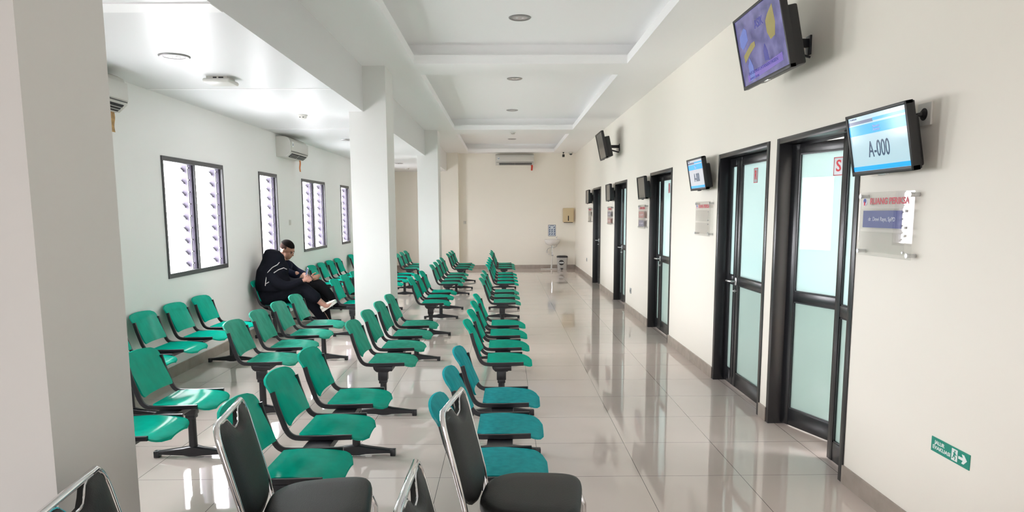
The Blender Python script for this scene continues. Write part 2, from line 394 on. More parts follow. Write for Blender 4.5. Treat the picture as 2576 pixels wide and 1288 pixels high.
# ---------------------------------------------------------------- doors
def lever(parent, x, z, sgn):
    b = MB(); b.box(x - .02, x + .02, -.012, 0, z - .035, z + .035, .006)
    b.cyl((x, -.05, z), .009, .045, 12, 'y')
    b.tube([(x, -.048, z), (x + sgn * .02, -.055, z), (x + sgn * .11, -.055, z - .002), (x + sgn * .125, -.045, z - .003)], .0085, 10)
    b.cyl((x, -.014, z - .085), .014, .014, 16, 'y'); b.box(x - .006, x + .006, -.028, -.012, z - .092, z - .078, .002)
    b.build('door_handle', 'steel', parent)
def leaf(root, name, x0, x1, loc, rz, handle=None, sticker=None, stile=.075, film='frost', hs=-1):
    """a leaf hinged at local x0; its face lies at local y=0 and it is drawn out to x1"""
    o = empty(name, loc, rz); o.parent = root
    W = x1 - x0; sx = 1 if W > 0 else -1; a, c = min(x0, x1), max(x0, x1)
    T = 2.035; b = MB()
    b.box(a, a + stile, 0, .04, .012, T, .003); b.box(c - stile, c, 0, .04, .012, T, .003)
    for z0, z1 in ((.012, .135), (.925, .995), (T - .065, T)): b.box(a + stile - .002, c - stile + .002, .002, .038, z0, z1, .003)
    for z0, z1 in ((.135, .925), (.995, T - .065)):
        for q in ((a + stile, a + stile + .01), (c - stile - .01, c - stile)): b.box(q[0], q[1], .004, .03, z0, z1)
        for q in ((z0, z0 + .01), (z1 - .01, z1)): b.box(a + stile, c - stile, .004, .03, q[0], q[1])
    b.build('leaf_frame', 'door', o)
    b = MB(); b.box(a + stile, c - stile, .016, .022, .995, T - .065); b.build('glass_pane', film, o, smooth=0)
    b = MB(); b.box(a + stile, c - stile, .016, .022, .135, .925); b.build('glass_pane', 'frost2', o, smooth=0)
    if handle is not None: lever(o, handle, .955, hs)
    if sticker:
        u = sticker[1]
        b = MB(); b.box(u - .042, u + .042, .0125, .0155, 1.80, 1.92); p = b.build('letter_plate', 'silver', o, smooth=0)
        b = MB()
        for q in ((-.042, .042, 1.914, 1.92), (-.042, .042, 1.80, 1.806), (-.042, -.037, 1.80, 1.92), (.037, .042, 1.80, 1.92)):
            b.box(u + q[0], u + q[1], .0115, .0126, q[2], q[3])
        b.build('plate_edge', 'sred', p, smooth=0)
        me = text(sticker[0], .105, 'red', p, u, .0118, 1.86, width=.042, bold=.0015)
    return o
def door(n, a, c, letter):
    root = empty('door_%d' % n, (XR + .085, c, 0), R(-90)); root['kind'] = 'structure'
    W = c - a; f = .05
    b = MB()                                       # local y: -.09 at the wall face .. +.06
    for x0, x1 in ((0, f), (W - f, W)): b.box(x0, x1, -.092, .06, 0, 2.08, .002)
    b.box(f, W - f, -.092, .06, 2.04, 2.08, .002); b.box(f, f + .012, .045, .06, 0, 2.04); b.box(W - f - .012, W - f, .045, .06, 0, 2.04); b.box(f, W - f, .045, .06, 2.025, 2.04)
    b.build('door_frame', 'door', root)
    if letter == 'S':       # wide leaf stands ajar into the room, hung on the far jamb
        leaf(root, 'door_leaf', 0, .745, (f, 0, 0), R(AJAR), sticker=('S', .42), handle=None)
        leaf(root, 'side_leaf', 0, -(W - 2 * f - .75), (W - f, 0, 0), 0, stile=.062)
    else:
        leaf(root, 'side_leaf', 0, .245, (f, 0, 0), 0, stile=.058)
        leaf(root, 'door_leaf', 0, -(W - 2 * f - .248), (W - f, 0, 0), 0, handle=-(W - 2 * f - .248) + .035, stile=.075, sticker=(letter, -(W - .1) + .62), hs=-1)
AJAR = 19
for i, (a, c, l) in enumerate(DOORS): door(i + 1, a, c, l)

# ---------------------------------------------------------------- waiting benches
PITCH, SW = .585, .42
def seat_shell():
    b = MB(); NU, NV = 14, 18
    def hw(x):
        h = .185 if x < .13 else .185 + .02 * min(1, (x - .13) / .05)
        if x > .13:
            t = min(1, (x - .125) / .1025); h -= .125 * (1 - math.sqrt(max(0, 1 - t ** 2.6)))
        if x < -.10: h -= .02 * ((-.10 - x) / .025) ** 2
        return h
    def zz(x, v):
        z = .418 + .012 * math.cos((x + .0) * 9) * (1 if x < .05 else .9)
        z -= .011 * math.exp(-((x + .03) / .09) ** 2) * (1 - v * v)
        if x > .12: z -= 1.5 * (x - .12) ** 2 + .06 * (x - .12) * abs(v) ** 3
        if x < -.10: z += .25 * (-.10 - x)
        return z - .004 * v * v
    xs = [-.125 + .352 * (i / NV) ** .92 for i in range(NV + 1)]
    top, bot = [], []
    for x in xs:
        h = hw(x); top.append([Vector((x, h * (2 * j / NU - 1), zz(x, 2 * j / NU - 1))) for j in range(NU + 1)])
    rings = []
    for i, row in enumerate(top):
        lo = [p + Vector((0, 0, -.011)) for p in row]
        rings.append(row + lo[::-1])
    b.loft(rings, 'strip')
    me = b.mesh('seat', 'grn', 50)
    return me
def back_shell():
    b = MB(); NU, NV = 14, 16; rings = []
    for i in range(NV + 1):
        s = i / NV
        z = .470 + .252 * s
        x = -.166 - .075 * min(s, .68) / .68
        if s > .62: x -= .29 * (s - .62) ** 2 + .02 * (s - .62)
        h = .183 + (.022 * min(1, max(0, (s - .60) / .12)))
        if s > .84: h -= .042 * (1 - math.sqrt(max(0, 1 - ((s - .84) / .16) ** 2.2)))
        if s < .08: h -= .012 * (1 - s / .08) ** 2
        row = []; back = []
        for j in range(NU + 1):
            v = 2 * j / NU - 1
            sag = .020 * (1 - v * v)
            row.append(Vector((x - sag + .004, h * v, z - .010 * abs(v) ** 2.5 * max(0, s - .6) / .4)))
            back.append(Vector((x - sag - .008, h * v, z - .002 - .010 * abs(v) ** 2.5 * max(0, s - .6) / .4)))
        rings.append(row + back[::-1])
    b.loft(rings, 'strip')
    return b.mesh('backrest', 'grn', 50)
def bracket():
    b = MB(); pts = [(-.243, .655), (-.224, .58), (-.187, .468)]
    for k in range(1, 6):
        q = R(198 + k * 72 / 6); pts.append((-.118 + .066 * math.cos(q), .478 + .066 * math.sin(q)))
    pts += [(-.10, .411), (.0, .411), (.148, .415), (.156, .415)]
    P = [Vector((x, 0, z)) for x, z in pts]
    sec = [(-.009, -.010), (-.009, .010), (-.006, .013), (.006, .013), (.009, .010), (.009, -.010), (.006, -.013), (-.006, -.013)]
    b.tube(P, .01, sect=sec, upv=(0, 1, 0))
    return b.mesh('side_bracket', 'blk', 40)
SEAT, BACK, BRK = seat_shell(), back_shell(), bracket()
def leg_mesh():
    b = MB()
    b.prism([(-.072, .394), (.078, .394), (.072, .372), (.045, .352), (-.045, .352), (-.066, .372)], -.03, .03)
    b.box(-.036, .036, -.032, .032, .285, .354, .006); b.box(-.03, .03, -.028, .028, .262, .288, .004)
    rings = [[Vector((.025 * math.cos(q) * (1.08 if z < .1 else 1), .025 * math.sin(q), z)) for q in [2 * PI * j / 16 for j in range(16)]] for z in (.02, .2, .285)]
    b.loft(rings)
    return b.mesh('leg', 'blk', 40)
def foot_mesh():
    b = MB(); rings = []
    for x, z0, z1, hh in ((-.238, .018, .043, .018), (-.20, .022, .046, .02), (-.06, .018, .066, .024), (-.02, .012, .076, .028), (.02, .012, .076, .028), (.06, .018, .066, .024), (.20, .022, .046, .02), (.238, .018, .043, .018)):
        rings.append([Vector((x, y, z)) for y, z in ((-hh, z0), (-hh, z1 - .006), (-hh * .7, z1), (hh * .7, z1), (hh, z1 - .006), (hh, z0))])
    b.loft(rings)
    for s in (-1, 1): b.box(s * .236 - .017, s * .236 + .017, -.021, .021, 0, .044, .004)
    return b.mesh('foot', 'blk', 40)
LEG, FOOT = leg_mesh(), foot_mesh()
def part(name, me, parent, loc=(0, 0, 0)):
    o = bpy.data.objects.new(name, me); link(o); o.parent = parent; o.location = loc; return o
def make_bench(n):
    root = empty('waiting_bench')
    L = PITCH * (n - 1) + SW
    for i in range(n):
        y = PITCH * i
        part('seat', SEAT, root, (0, y + SW / 2, 0)); part('backrest', BACK, root, (0, y + SW / 2, 0))
        for yy in (y + .011, y + SW - .011): part('side_bracket', BRK, root, (0, yy, 0))
    b = MB(); b.box(-.070, .062, .004, L - .004, .362, .397, .003); b.build('beam', 'blk', root)
    for y in (.05, L - .12):
        l = part('leg', LEG, root, (-.015, y, 0)); part('foot', FOOT, l)
    return root
PR = {3: make_bench(3), 4: make_bench(4)}; used = set()
G = 'rows of green plastic waiting benches'
BEN = [
 (4, -2.885, 5.20, 0, 'grn', 'green four-seat waiting bench against the window wall under the nearest louvre window'),
 (3, -2.885, 8.60, 0, 'grn', 'green waiting bench by the window wall with two people seated on it'),
 (4, -2.885, 11.12, 0, 'grn', 'empty green waiting bench by the window wall just beyond the seated couple'),
 (3, -2.885, 14.05, 0, 'grn', 'green waiting bench by the window wall mostly hidden behind the first white pillar'),
 (3, -2.01, 2.885, 0, 'grn', 'green waiting bench partly hidden by the wide pillar, second row out from the windows'),
 (4, -1.885, 5.26, 1.2, 'grn2', 'worn green four-seat waiting bench in front of the seated couple'),
 (3, -1.93, 8.70, 0, 'grn', 'green waiting bench beside the seated man, its end hidden by the first white pillar'),
 (4, -1.90, 11.12, 0, 'grn', 'green waiting bench of which only seat tips show between the two white pillars'),
 (3, -1.95, 14.20, 0, 'grn2', 'small distant green waiting bench seen between the two white pillars by the end wall'),
 (3, -.955, 2.885, 0, 'grn', 'bright green three-seat waiting bench directly behind the black padded chair'),
 (4, -.93, 5.20, 0, 'grn2', 'green four-seat waiting bench standing in front of the first white pillar'),
 (3, -.935, 8.72, 0, 'grn', 'bright green three-seat waiting bench just past the first white pillar'),
 (4, -.915, 11.12, 0, 'grn2', 'green four-seat waiting bench in front of the second white pillar'),
 (3, -.90, 14.17, 0, 'grn2', 'farthest green waiting bench of the row that runs past the white pillars'),
 (3, -.035, 2.885, -1.0, 'teal', 'blue-green teal waiting bench nearest the camera beside the open walkway'),
 (4, -.015, 5.19, 0, 'grn', 'green four-seat bench right behind the teal bench along the walkway'),
 (3, -.02, 8.73, 0, 'grn2', 'green three-seat bench third from the camera along the walkway'),
 (4, 0, 11.12, 0, 'grn', 'green four-seat bench fourth from the camera along the walkway'),
 (3, -.005, 14.2, 0, 'grn2', 'last green waiting bench of the walkway row, nearest the end wall'),
]
for n, x, y, rz, m, lab in BEN:
    if n in used: o = copy_tree(PR[n])
    else: o = PR[n]; used.add(n)
    o.location = (x, y, 0); o.rotation_euler = (0, 0, R(rz)); tag(o, lab, 'bench', G)
    if m != 'grn':
        for ch in o.children:
            if ch.name.startswith(('seat', 'backrest')):
                ch.material_slots[0].link = 'OBJECT'; ch.material_slots[0].material = M[m]

# ---------------------------------------------------------------- black padded chairs with chrome frames
def make_chair():
    """origin on the floor under the seat centre; faces +X"""
    root = empty('banquet_chair')
    b = MB(); lean = lambda z: -.212 - .098 * (z - .44) / .40          # x of the back hoop by height
    hw = .205; top = .845; rc = .05
    side = []
    for z in (.0, .20, .42, .50, .60, .70, .74): side.append((-.25 + .038 * z / .44 if z < .44 else lean(z), z))
    pts = [Vector((x, -hw + (.01 if z < .3 else 0), z)) for x, z in side]
    for k in range(0, 5):
        q = R(k * 18); pts.append(Vector((lean(top - .07 + .07 * math.sin(q)), -hw + .052 * (1 - math.cos(q)), top - .07 + .07 * math.sin(q))))
    full = pts + [Vector((p.x, -p.y, p.z)) for p in reversed(pts)]
    b.tube(full, .0125, 12, sect=[(.0115 * math.cos(2 * PI * j / 12), .0105 * math.sin(2 * PI * j / 12)) for j in range(12)], upv=(1, 0, .2))
    b.build('back_frame', 'chrome', root)
    for s in (-1, 1):
        b = MB(); b.tube([(.205, s * .185, 0), (.20, s * .185, .36), (.185, s * .185, .40), (.14, s * .185, .415), (-.20, s * .19, .425)], .0115, 10)
        b.build('front_leg', 'chrome', root)
    b = MB(); b.tube([(.198, -.185, .16), (.198, .185, .16)], .008, 8); b.tube([(-.22, -.195, .2), (-.22, .195, .2)], .008, 8); b.tube([(.1, -.187, .418), (.1, .187, .418)], .009, 8)
    b.build('stretcher', 'chrome', root)
    # back pad: shield outline with a hand hole under the top rail
    NV, NU = 22, 14; rings = []
    for i in range(NV + 1):
        s = i / NV; z = .455 + .355 * s
        if s < .30: h = .10 + .098 * math.sin(s / .30 * PI / 2)
        else: h = .198 - .006 * (s - .30)
        if s < .06: h -= .05 * (1 - s / .06) ** 2
        if s > .84: h -= .022 * (1 - math.sqrt(max(0, 1 - ((s - .84) / .16) ** 2)))
        rings.append((z, h, s))
    b = MB(); out = []
    for z, h, s in rings:
        row, bk = [], []
        for j in range(NU + 1):
            v = 2 * j / NU - 1
            zt2 = z
            lim = .836 - .050 * math.exp(-(v / .33) ** 4)          # scooped upper edge
            if z > .74: zt2 = .74 + (z - .74) * (lim - .74) / .07
            puff = .020 * (1 - abs(v) ** 5) * min(1, (1 - s) * 9 + .25) * min(1, s * 8 + .2)
            row.append(Vector((lean(zt2) + .006 + puff, h * v, zt2))); bk.append(Vector((lean(zt2) - .006 - puff * .45, h * v, zt2)))
        out.append(row + bk[::-1])
    b.loft(out, 'strip'); b.build('back_pad', 'vinyl', root, smooth=60)
    b = MB()                                      # chrome edge of the hand hole
    b.tube([(lean(.836 - .050 * math.exp(-(v / .33) ** 4)) + .008, .193 * v, .838 - .050 * math.exp(-(v / .33) ** 4)) for v in [q / 10 - .72 for q in range(15)]], .004, 6)
    b.build('handle_trim', 'chrome', root)
    # seat cushion
    b = MB(); out = []
    def outline(k):
        p = []
        for j in range(48):
            q = 2 * PI * j / 48; c, s_ = math.cos(q), math.sin(q); e = .42
            x = .195 * math.copysign(abs(c) ** e, c); y = (.215 + .012 * x / .22) * math.copysign(abs(s_) ** e, s_)
            if x < 0: y *= 1 - .35 * (abs(x) / .195) ** 3
            p.append((x * k, y * k))
        return p
    for k, z in ((.90, .425), (.97, .43), (1.0, .445), (1.0, .462), (.985, .476), (.975, .477), (.96, .483), (.88, .489), (.6, .492), (.2, .493)):
        out.append([Vector((x, y, z)) for x, y in outline(k)])
    b.loft(out); b.build('seat', 'vinyl', root, smooth=60)
    return root
ch = make_chair()
CH = [(-.715, 2.54, 8, 'black padded chair with chrome frame standing behind the bright green bench'),
      (.10, 2.59, -8, 'black padded chair with chrome frame covering part of the teal bench'),
      (.045, 1.79, 0, 'black padded chair of which only the chrome-edged back top shows beside the teal bench end'),
      (-.85, 1.80, 8, 'black padded chair whose back top shows at the foot of the wide pillar')]
for i, (x, y, rz, lab) in enumerate(CH):
    o = ch if i == 0 else copy_tree(ch)
    o.location = (x, y, 0); o.rotation_euler = (0, 0, R(rz)); tag(o, lab, 'chair', 'black padded chairs in front of the benches')

# ---------------------------------------------------------------- screens on the corridor wall
def screen_mat():
    m = bpy.data.materials.new('dim_video_picture'); m.use_nodes = True
    nt = m.node_tree; N = nt.nodes; L = nt.links; b = N['Principled BSDF']
    tc = N.new('ShaderNodeTexCoord'); n = N.new('ShaderNodeTexNoise'); n.inputs['Scale'].default_value = 9; n.inputs['Detail'].default_value = 6
    L.new(tc.outputs['Object'], n.inputs['Vector']); r = N.new('ShaderNodeValToRGB')
    cr = r.color_ramp; cr.elements[0].position = .33; cr.elements[0].color = (.05, .05, .15, 1); cr.elements[1].position = .68; cr.elements[1].color = (.19, .18, .36, 1)
    e = cr.elements.new(.5); e.color = (.12, .11, .26, 1)
    L.new(n.outputs['Fac'], r.inputs[0]); L.new(r.outputs[0], b.inputs['Emission Color']); b.inputs['Emission Strength'].default_value = .36
    b.inputs['Base Color'].default_value = (.01, .01, .012, 1); b.inputs['Roughness'].default_value = .12
    return m
M['video'] = screen_mat()
M['yel'] = mat('yellow_picture_patch', (.20, .17, .06), .2, emit=.26)
M['lbl'] = mat('light_blue_picture_patch', (.09, .12, .33), .2, emit=.3)
M['dbl'] = mat('dark_blue_picture_text', (.04, .04, .17), .2, emit=.33)
M['pur'] = mat('violet_picture_band', (.11, .075, .27), .2, emit=.33)
M['off'] = mat('screen_glass_off', (.035, .036, .034), .16, spec=.6)
M['q_bg'] = mat('queue_screen_page', (.36, .50, .56), .1, emit=.24, spec=.6)
M['q_bg2'] = mat('queue_screen_pale_page', (.42, .44, .48), .1, emit=.24)
M['q_top'] = mat('queue_screen_header', (.03, .30, .75), .1, emit=.3)
M['q_gr'] = mat('queue_screen_grey_bar', (.10, .12, .20), .1, emit=.3)
M['q_tx'] = mat('queue_screen_digits', (.02, .055, .12), .2, emit=.1)
def television(y, z, x, W, Hh, tilt, mode, lab, grp):
    root = empty('television', (XR, y, z), R(-90), lab, 'television', grp)
    D = XR - x                                  # distance of the screen centre from the wall
    T = Matrix.Translation((0, -D, 0)) @ Matrix.Rotation(R(tilt), 4, 'X')
    def put(bld, name, m, parent=root):
        o = bld.build(name, m, parent); o.matrix_local = T if parent is root else Matrix(); return o
    bz = .016
    b = MB(); h, w2 = Hh / 2, W / 2
    for q in ((-w2, w2, h - bz, h), (-w2, w2, -h, -h + bz * 1.4), (-w2, -w2 + bz, -h, h), (w2 - bz, w2, -h, h)): b.box(q[0], q[1], -.004, .03, q[2], q[3], .002)
    b.box(-w2 + .004, w2 - .004, .012, .04, -h + .004, h - .004, .004)
    b.box(-w2 * .8, w2 * .8, .035, .085 if W < .7 else .13, -h * .94, h * .55, .012); put(b, 'casing', 'blkp')
    b = MB(); b.box(-w2 + bz, w2 - bz, .003, .013, -h + bz * 1.4, h - bz)
    scr = put(b, 'screen', {'big': 'video', 'off': 'off', 'Q': 'q_bg', 'q': 'q_bg2'}[mode])
    b = MB(); b.box(-.035, .035, -.001, .02, -h - .008, -h + .006, .003); put(b, 'badge', 'steel' if mode in 'Qbig' else 'blkp')
    b = MB()                                     # wall arm
    b.box(-.035, .035, -.012, 0, -.08, .04, .002)
    b.box(-.02, .02, -D + .07, -.01, -.03, .02, .003); b.box(-.055, .055, -D + .06, -D + .085, -.09, .09, .002)
    b.tube([(-.04, -.01, -.1), (-.04, -D + .09, -.04)], .008, 6); b.tube([(.04, -.01, -.1), (.04, -D + .09, -.04)], .008, 6)
    b.build('wall_arm', 'blk', root)
    def flat(name, m, x0, x1, z0, z1, dy=.0024):
        b = MB(); b.box(x0, x1, dy - .0005, dy + .0006, z0, z1); b.build(name, m, scr, smooth=0)
    if mode in ('Q', 'q'):
        k = w2 - bz
        flat('header_band', 'q_top', -k, k, h * .30, h * .62); flat('menu_bar', 'q_gr', -k, -k * .1, h * .66, h * .76); flat('menu_strip', 'q_top', -k * .1, k, h * .68, h * .77)
        flat('footer_bar', 'q_top', -k, k, -h + bz * 1.5, -h + bz * 2.9)
        text('A-000', .115, 'q_tx', scr, 0, .0018, -h * .22, width=W * .35, bold=0)
        for zz, t in ((.50, 'Nomor'), (.40, 'Antrian')): text(t, .02, 'pale', scr, 0, .0012, h * zz, width=W * .11)
        text('Poliklinik', .012, 'q_gr', scr, -k * .8, .0018, h * .84, width=W * .12)
    if mode == 'big':
        def poly(name, m, pts, dy=.0022):
            b = MB(); b.prism(pts, dy - .0005, dy + .0005); b.build(name, m, scr, smooth=0)
        poly('blue_emblem', 'lbl', [(-.33, .11), (-.24, .15), (-.20, .13), (-.20, .06), (-.30, .02), (-.34, .05)])
        poly('yellow_badge', 'yel', [(.13, .10), (.17, .13), (.26, .17), (.27, .06), (.24, -.01), (.17, -.02), (.13, .03)])
        poly('yellow_band', 'yel', [(-.31, -.02), (-.15, .03), (-.09, .03), (-.09, .0), (-.20, -.03), (-.30, -.07)])
        poly('figure_shape', 'lbl', [(-.26, -.10), (-.22, -.05), (-.18, -.11), (-.17, -.19), (-.25, -.20)])
        poly('figure_shape', 'dbl', [(.03, -.06), (.06, -.02), (.09, -.07), (.10, -.13), (.03, -.12)])
        poly('caption_band', 'pur', [(-.30, -.155), (.30, -.125), (.30, -.175), (-.30, -.20)], .0023)
        text('INFORMASI LAYANAN PASIEN', .03, 'dbl', scr, -.02, .0012, -.15, width=.50)
        text('RAWAT JALAN', .02, 'dbl', scr, -.18, .0012, -.185, width=.16)
        text('ASIK', .075, 'dbl', scr, .02, .0012, .12, width=.14)
    return root
GS = 'queue displays beside the consulting room doors'
television(3.44, 1.905, 1.83, .555, .315, 10.6, 'Q', 'lit queue display showing A-000 with a plug in the wall socket behind it', GS)
television(6.675, 1.92, 1.83, .525, .305, 10, 'q', 'lit queue display showing A-000 beside door R', GS)
television(9.40, 1.885, 1.84, .50, .30, 5.5, 'off', 'switched-off queue display beside the door marked Q', GS)
television(12.42, 1.905, 1.84, .50, .30, 2, 'off', 'switched-off queue display beside the door marked P', GS)
television(15.50, 1.90, 1.84, .50, .30, 0, 'off', 'switched-off queue display beside the last door by the end wall', GS)
GB = 'large televisions high on the corridor wall'
television(4.58, 2.64, 1.64, .80, .475, 12, 'big', 'large television with a violet picture mounted high above the doors', GB)
television(11.95, 2.672, 1.64, .72, .45, 12, 'off', 'large dark television tilted down high on the wall, farther along', GB)

# ---------------------------------------------------------------- acrylic room signs
def sign(y, plates, lab):
    """local X: 0 is the far edge, X grows towards the viewer"""
    root = wall_thing('room_sign', 'R', y, 1.335, label=lab, cat='sign', group='acrylic consulting room signs')
    W, Hh = .50, .33
    b = MB(); b.box(0, W, -.036, -.032, 0, Hh, .001); b.build('acrylic_panel', 'acryl', root, smooth=0)
    for x, z in ((.02, .02), (W - .02, .02), (.02, Hh - .02), (W - .02, Hh - .02)):
        b = MB(); b.cyl((x, -.034, z), .0095, .034, 16, 'y'); b.cyl((x, -.046, z), .0115, .010, 16, 'y'); b.build('standoff', 'steel', root)
    text('RUANG PERIKSA', .046, 'sred', root, .285, -.0368, Hh - .048, width=.355, bold=.0008)
    b = MB(); b.cyl((.058, -.0385, Hh - .05), .021, .002, 24, 'y'); e = b.build('emblem', 'pale', root)
    b = MB(); b.cyl((.058, -.0395, Hh - .044), .013, .001, 20, 'y'); b.build('emblem_mark', 'blue', e)
    b = MB(); b.box(.053, .063, -.0405, -.0394, Hh - .068, Hh - .048); b.build('emblem_mark', 'red', e, smooth=0)
    zs = [Hh - .085, Hh - .205]
    for i, zt_ in enumerate(zs):
        b = MB(); b.box(.035, W - .05, -.0425, -.040, zt_ - .105, zt_, .0008); p = b.build('name_holder', 'acryl', root, smooth=0)
        for z in (zt_ - .012, zt_ - .093):
            b = MB(); b.cyl((W - .06, -.0440, z), .006, .01, 12, 'y'); b.build('holder_pin', 'steel', p)
        if i < len(plates) and plates[i]:
            m, t, tm = plates[i]
            b = MB(); b.box(.05, W - .085, -.0395, -.038, zt_ - .098, zt_ - .01); q = b.build('name_plate', m, p, smooth=0)
            text(t, .03, tm, q, .05 + (W - .135) / 2, -.0402, zt_ - .054, width=.25)
    return root
sign(3.76, [('blue', 'dr. Dewi Rayn, SpPD', 'pale')], 'clear acrylic room sign with one blue name plate under the A-000 screen')
sign(7.0, [None], 'clear acrylic room sign with empty name holders beside door R')
sign(9.99, [('sred', 'dr. SpPD', 'pale'), ('blue', 'dr. SpPD', 'pale')], 'clear acrylic room sign with a red name plate above a blue one')
sign(13.0, [('blue', 'dr. SpOG', 'pale'), ('sred', 'dr. SpOG', 'pale')], 'clear acrylic room sign with a blue name plate above a red one')
sign(15.97, [('silver', 'dr. Umum', 'ink')], 'clear acrylic room sign beside the last door by the end wall')
# evacuation sign
root = wall_thing('evacuation_sign', 'R', 3.05, .478, label='small green evacuation route sign low on the wall', cat='sign')
b = MB(); b.box(0, .262, -.004, 0, 0, .067, .0005); b.build('panel', 'gsign', root, smooth=0)
text('JALUR', .023, 'wprint', root, .026, -.0045, .046, width=.072, align='LEFT', bold=.0006)
text('EVAKUASI', .023, 'wprint', root, .012, -.0045, .022, width=.124, align='LEFT', bold=.0006)
b = MB(); b.prism([(.192, .028), (.192, .040), (.222, .040), (.213, .054), (.228, .054), (.248, .034), (.228, .014), (.213, .014), (.222, .028)], -.0052, -.004); b.build('arrow', 'wprint', root, smooth=0)
b = MB(); b.box(.146, .185, -.0048, -.004, .008, .06); p = b.build('doorway_symbol', 'wprint', root, smooth=0)
b = MB(); b.cyl((.168, -.0056, .051), .004, .001, 12, 'y')
b.prism([(.158, .044), (.168, .047), (.174, .040), (.180, .036), (.178, .033), (.170, .037), (.168, .031), (.175, .024), (.171, .012), (.168, .013), (.170, .023), (.163, .028), (.158, .019), (.150, .017), (.150, .020), (.156, .022), (.161, .040), (.156, .040)], -.0056, -.0046)
b.build('running_figure', 'gsign', p, smooth=0)
# sockets
def socket(wall, a, z, lab, s=.08, plate='white', dark=True, plug=False):
    root = wall_thing('wall_socket', wall, a, z, label=lab, cat='socket')
    b = MB(); b.box(-s / 2, s / 2, -.012, 0, -s / 2, s / 2, .004); b.build('cover_plate', plate, root)
    b = MB(); b.cyl((0, -.0135, 0), s * .27, .004, 20, 'y'); p = b.build('outlet', 'blkp' if dark else 'white', root)
    b = MB()
    for x in (-.009, .009): b.cyl((x, -.0142, 0), .003, .002, 8, 'y')
    b.build('pin_hole', 'dark', p)
    return root
socket('R', 10.67, .35, 'small grey wall socket low between the doors marked Q and P', .085, 'silver')
socket('R', 16.45, .44, 'small grey wall socket low on the wall near the corner', .085, 'silver')
r_ = socket('R', 3.27, 2.012, 'white wall socket box behind the large lit queue display', .105, 'white')
b = MB(); b.cyl((0, -.03, 0), .02, .02, 16, 'y'); b.tube([(0, -.03, 0), (0, -.055, -.002), (-.02, -.075, -.01), (-.09, -.09, -.03)], [.013, .010, .005, .004], 10)
tag(b.build('power_plug', 'blkp'), 'black power plug pushed into the socket box behind the queue display', 'plug').matrix_world = Matrix.Translation((XR, 3.27, 2.012)) @ Matrix.Scale(.8, 4) @ Matrix.Rotation(R(-90), 4, 'Z')
def switch(wall, a, z, lab):
    root = wall_thing('light_switch', wall, a, z, label=lab, cat='switch')
    b = MB(); b.box(-.04, .04, -.01, 0, -.04, .04, .003); b.build('cover_plate', 'white', root)
    b = MB(); b.box(-.016, .016, -.014, -.008, -.022, .022, .002); b.build('rocker', 'white', root)
switch('L', 10.44, 1.43, 'white light switch on the window wall above the seated man')
switch('B', -1.10, 1.29, 'small white light switch on the end wall beside the pilaster')

# ---------------------------------------------------------------- air conditioners
def aircon(wall, a, z, lab, W=.84, openf=True, off=0, mark='ink'):
    root = wall_thing('air_conditioner', wall, a, z, label=lab, cat='air conditioner', group='split air conditioners on the walls')
    prof = [(0, 0), (0, .285), (-.13, .285), (-.175, .262), (-.205, .20), (-.208, .10), (-.195, .055), (-.13, .0)]
    b = MB(); rings = []
    for x, k in ((0, .96), (.008, 1), (W - .008, 1), (W, .96)):
        rings.append([Vector((x, y * k, .14 + (zz - .14) * k)) for y, zz in prof])
    b.loft(rings); b.build('casing', 'white', root)
    b = MB(); b.box(.02, W - .02, -.2145, -.204, .085, .225, .004); b.build('front_panel', 'white', root)
    b = MB(); mx = Matrix.Translation((0, -.1665, .03)) @ Matrix.Rotation(R(-40), 4, 'X')
    b.box(.10, W - .06, -.036, .036, -.006, .004, mx=mx); v = b.build('air_outlet', 'dark', root, smooth=0)
    b = MB()
    for y in (-.012, .014): b.box(.10, W - .06, y - .0025, y + .0025, -.012, -.006, mx=mx)
    b.box(W * .5, W * .5 + .006, -.03, .03, -.012, -.006, mx=mx)
    b.build('vane', 'aclouv', v, smooth=0)
    b = MB(); b.box(.03, W - .03, -.2100, -.206, .072, .078); b.build('panel_gap', 'dark', root, smooth=0)
    b = MB(); b.box(.05, .115, -.2165, -.2145, .14, .21); st = b.build('energy_sticker', 'wprint', root, smooth=0)
    b = MB(); b.prism([(.058, .19), (.066, .16), (.08, .155), (.08, .17), (.07, .18), (.064, .20)], -.2172, -.2163); b.prism([(.107, .19), (.099, .16), (.085, .155), (.085, .17), (.095, .18), (.101, .20)], -.2172, -.2163); b.build('sticker_print', mark, st, smooth=0)
    return root
aircon('L', 4.86, 2.372, 'air conditioner on the window wall cut off by the wide pillar', .87)
aircon('L', 9.96, 2.36, 'air conditioner on the window wall above the seated couple', .87)
aircon('B', -.235, 2.842, 'air conditioner centred high on the end wall with a red ribbon', 1.05)
def strip(wall, a, z, off, m, lab, w=.055, h=.15):
    b = MB(); rings = []
    for i in range(9):
        t = i / 8; x = .003 * math.sin(t * 5); y = -off - .004 * math.sin(t * 7)
        ww = w / 2 * (1 - .15 * t); rings.append([Vector((x - ww, y, -h * t)), Vector((x + ww, y - .004, -h * t)), Vector((x + ww, y - .006, -h * t)), Vector((x - ww, y - .002, -h * t))])
    b.loft(rings); o = b.build('ribbon', m); tag(o, lab, 'ribbon', 'ribbons under the air conditioners')
    o.location = {'R': (XR, a, z), 'L': (XL, a, z), 'B': (a, YB, z)}[wall]; o.rotation_euler = (0, 0, {'R': R(-90), 'L': R(90), 'B': 0}[wall])
strip('L', 5.70 - .04, 2.375, .10, 'tape1', 'crumpled brown ribbon hanging below the air conditioner at the wide pillar', .055, .16)
strip('L', 10.70, 2.36, .11, 'tape2', 'orange ribbon hanging below the air conditioner above the seated couple', .06, .17)
strip('B', .755, 2.845, .12, 'tape3', 'red ribbon hanging below the air conditioner on the end wall', .055, .15)

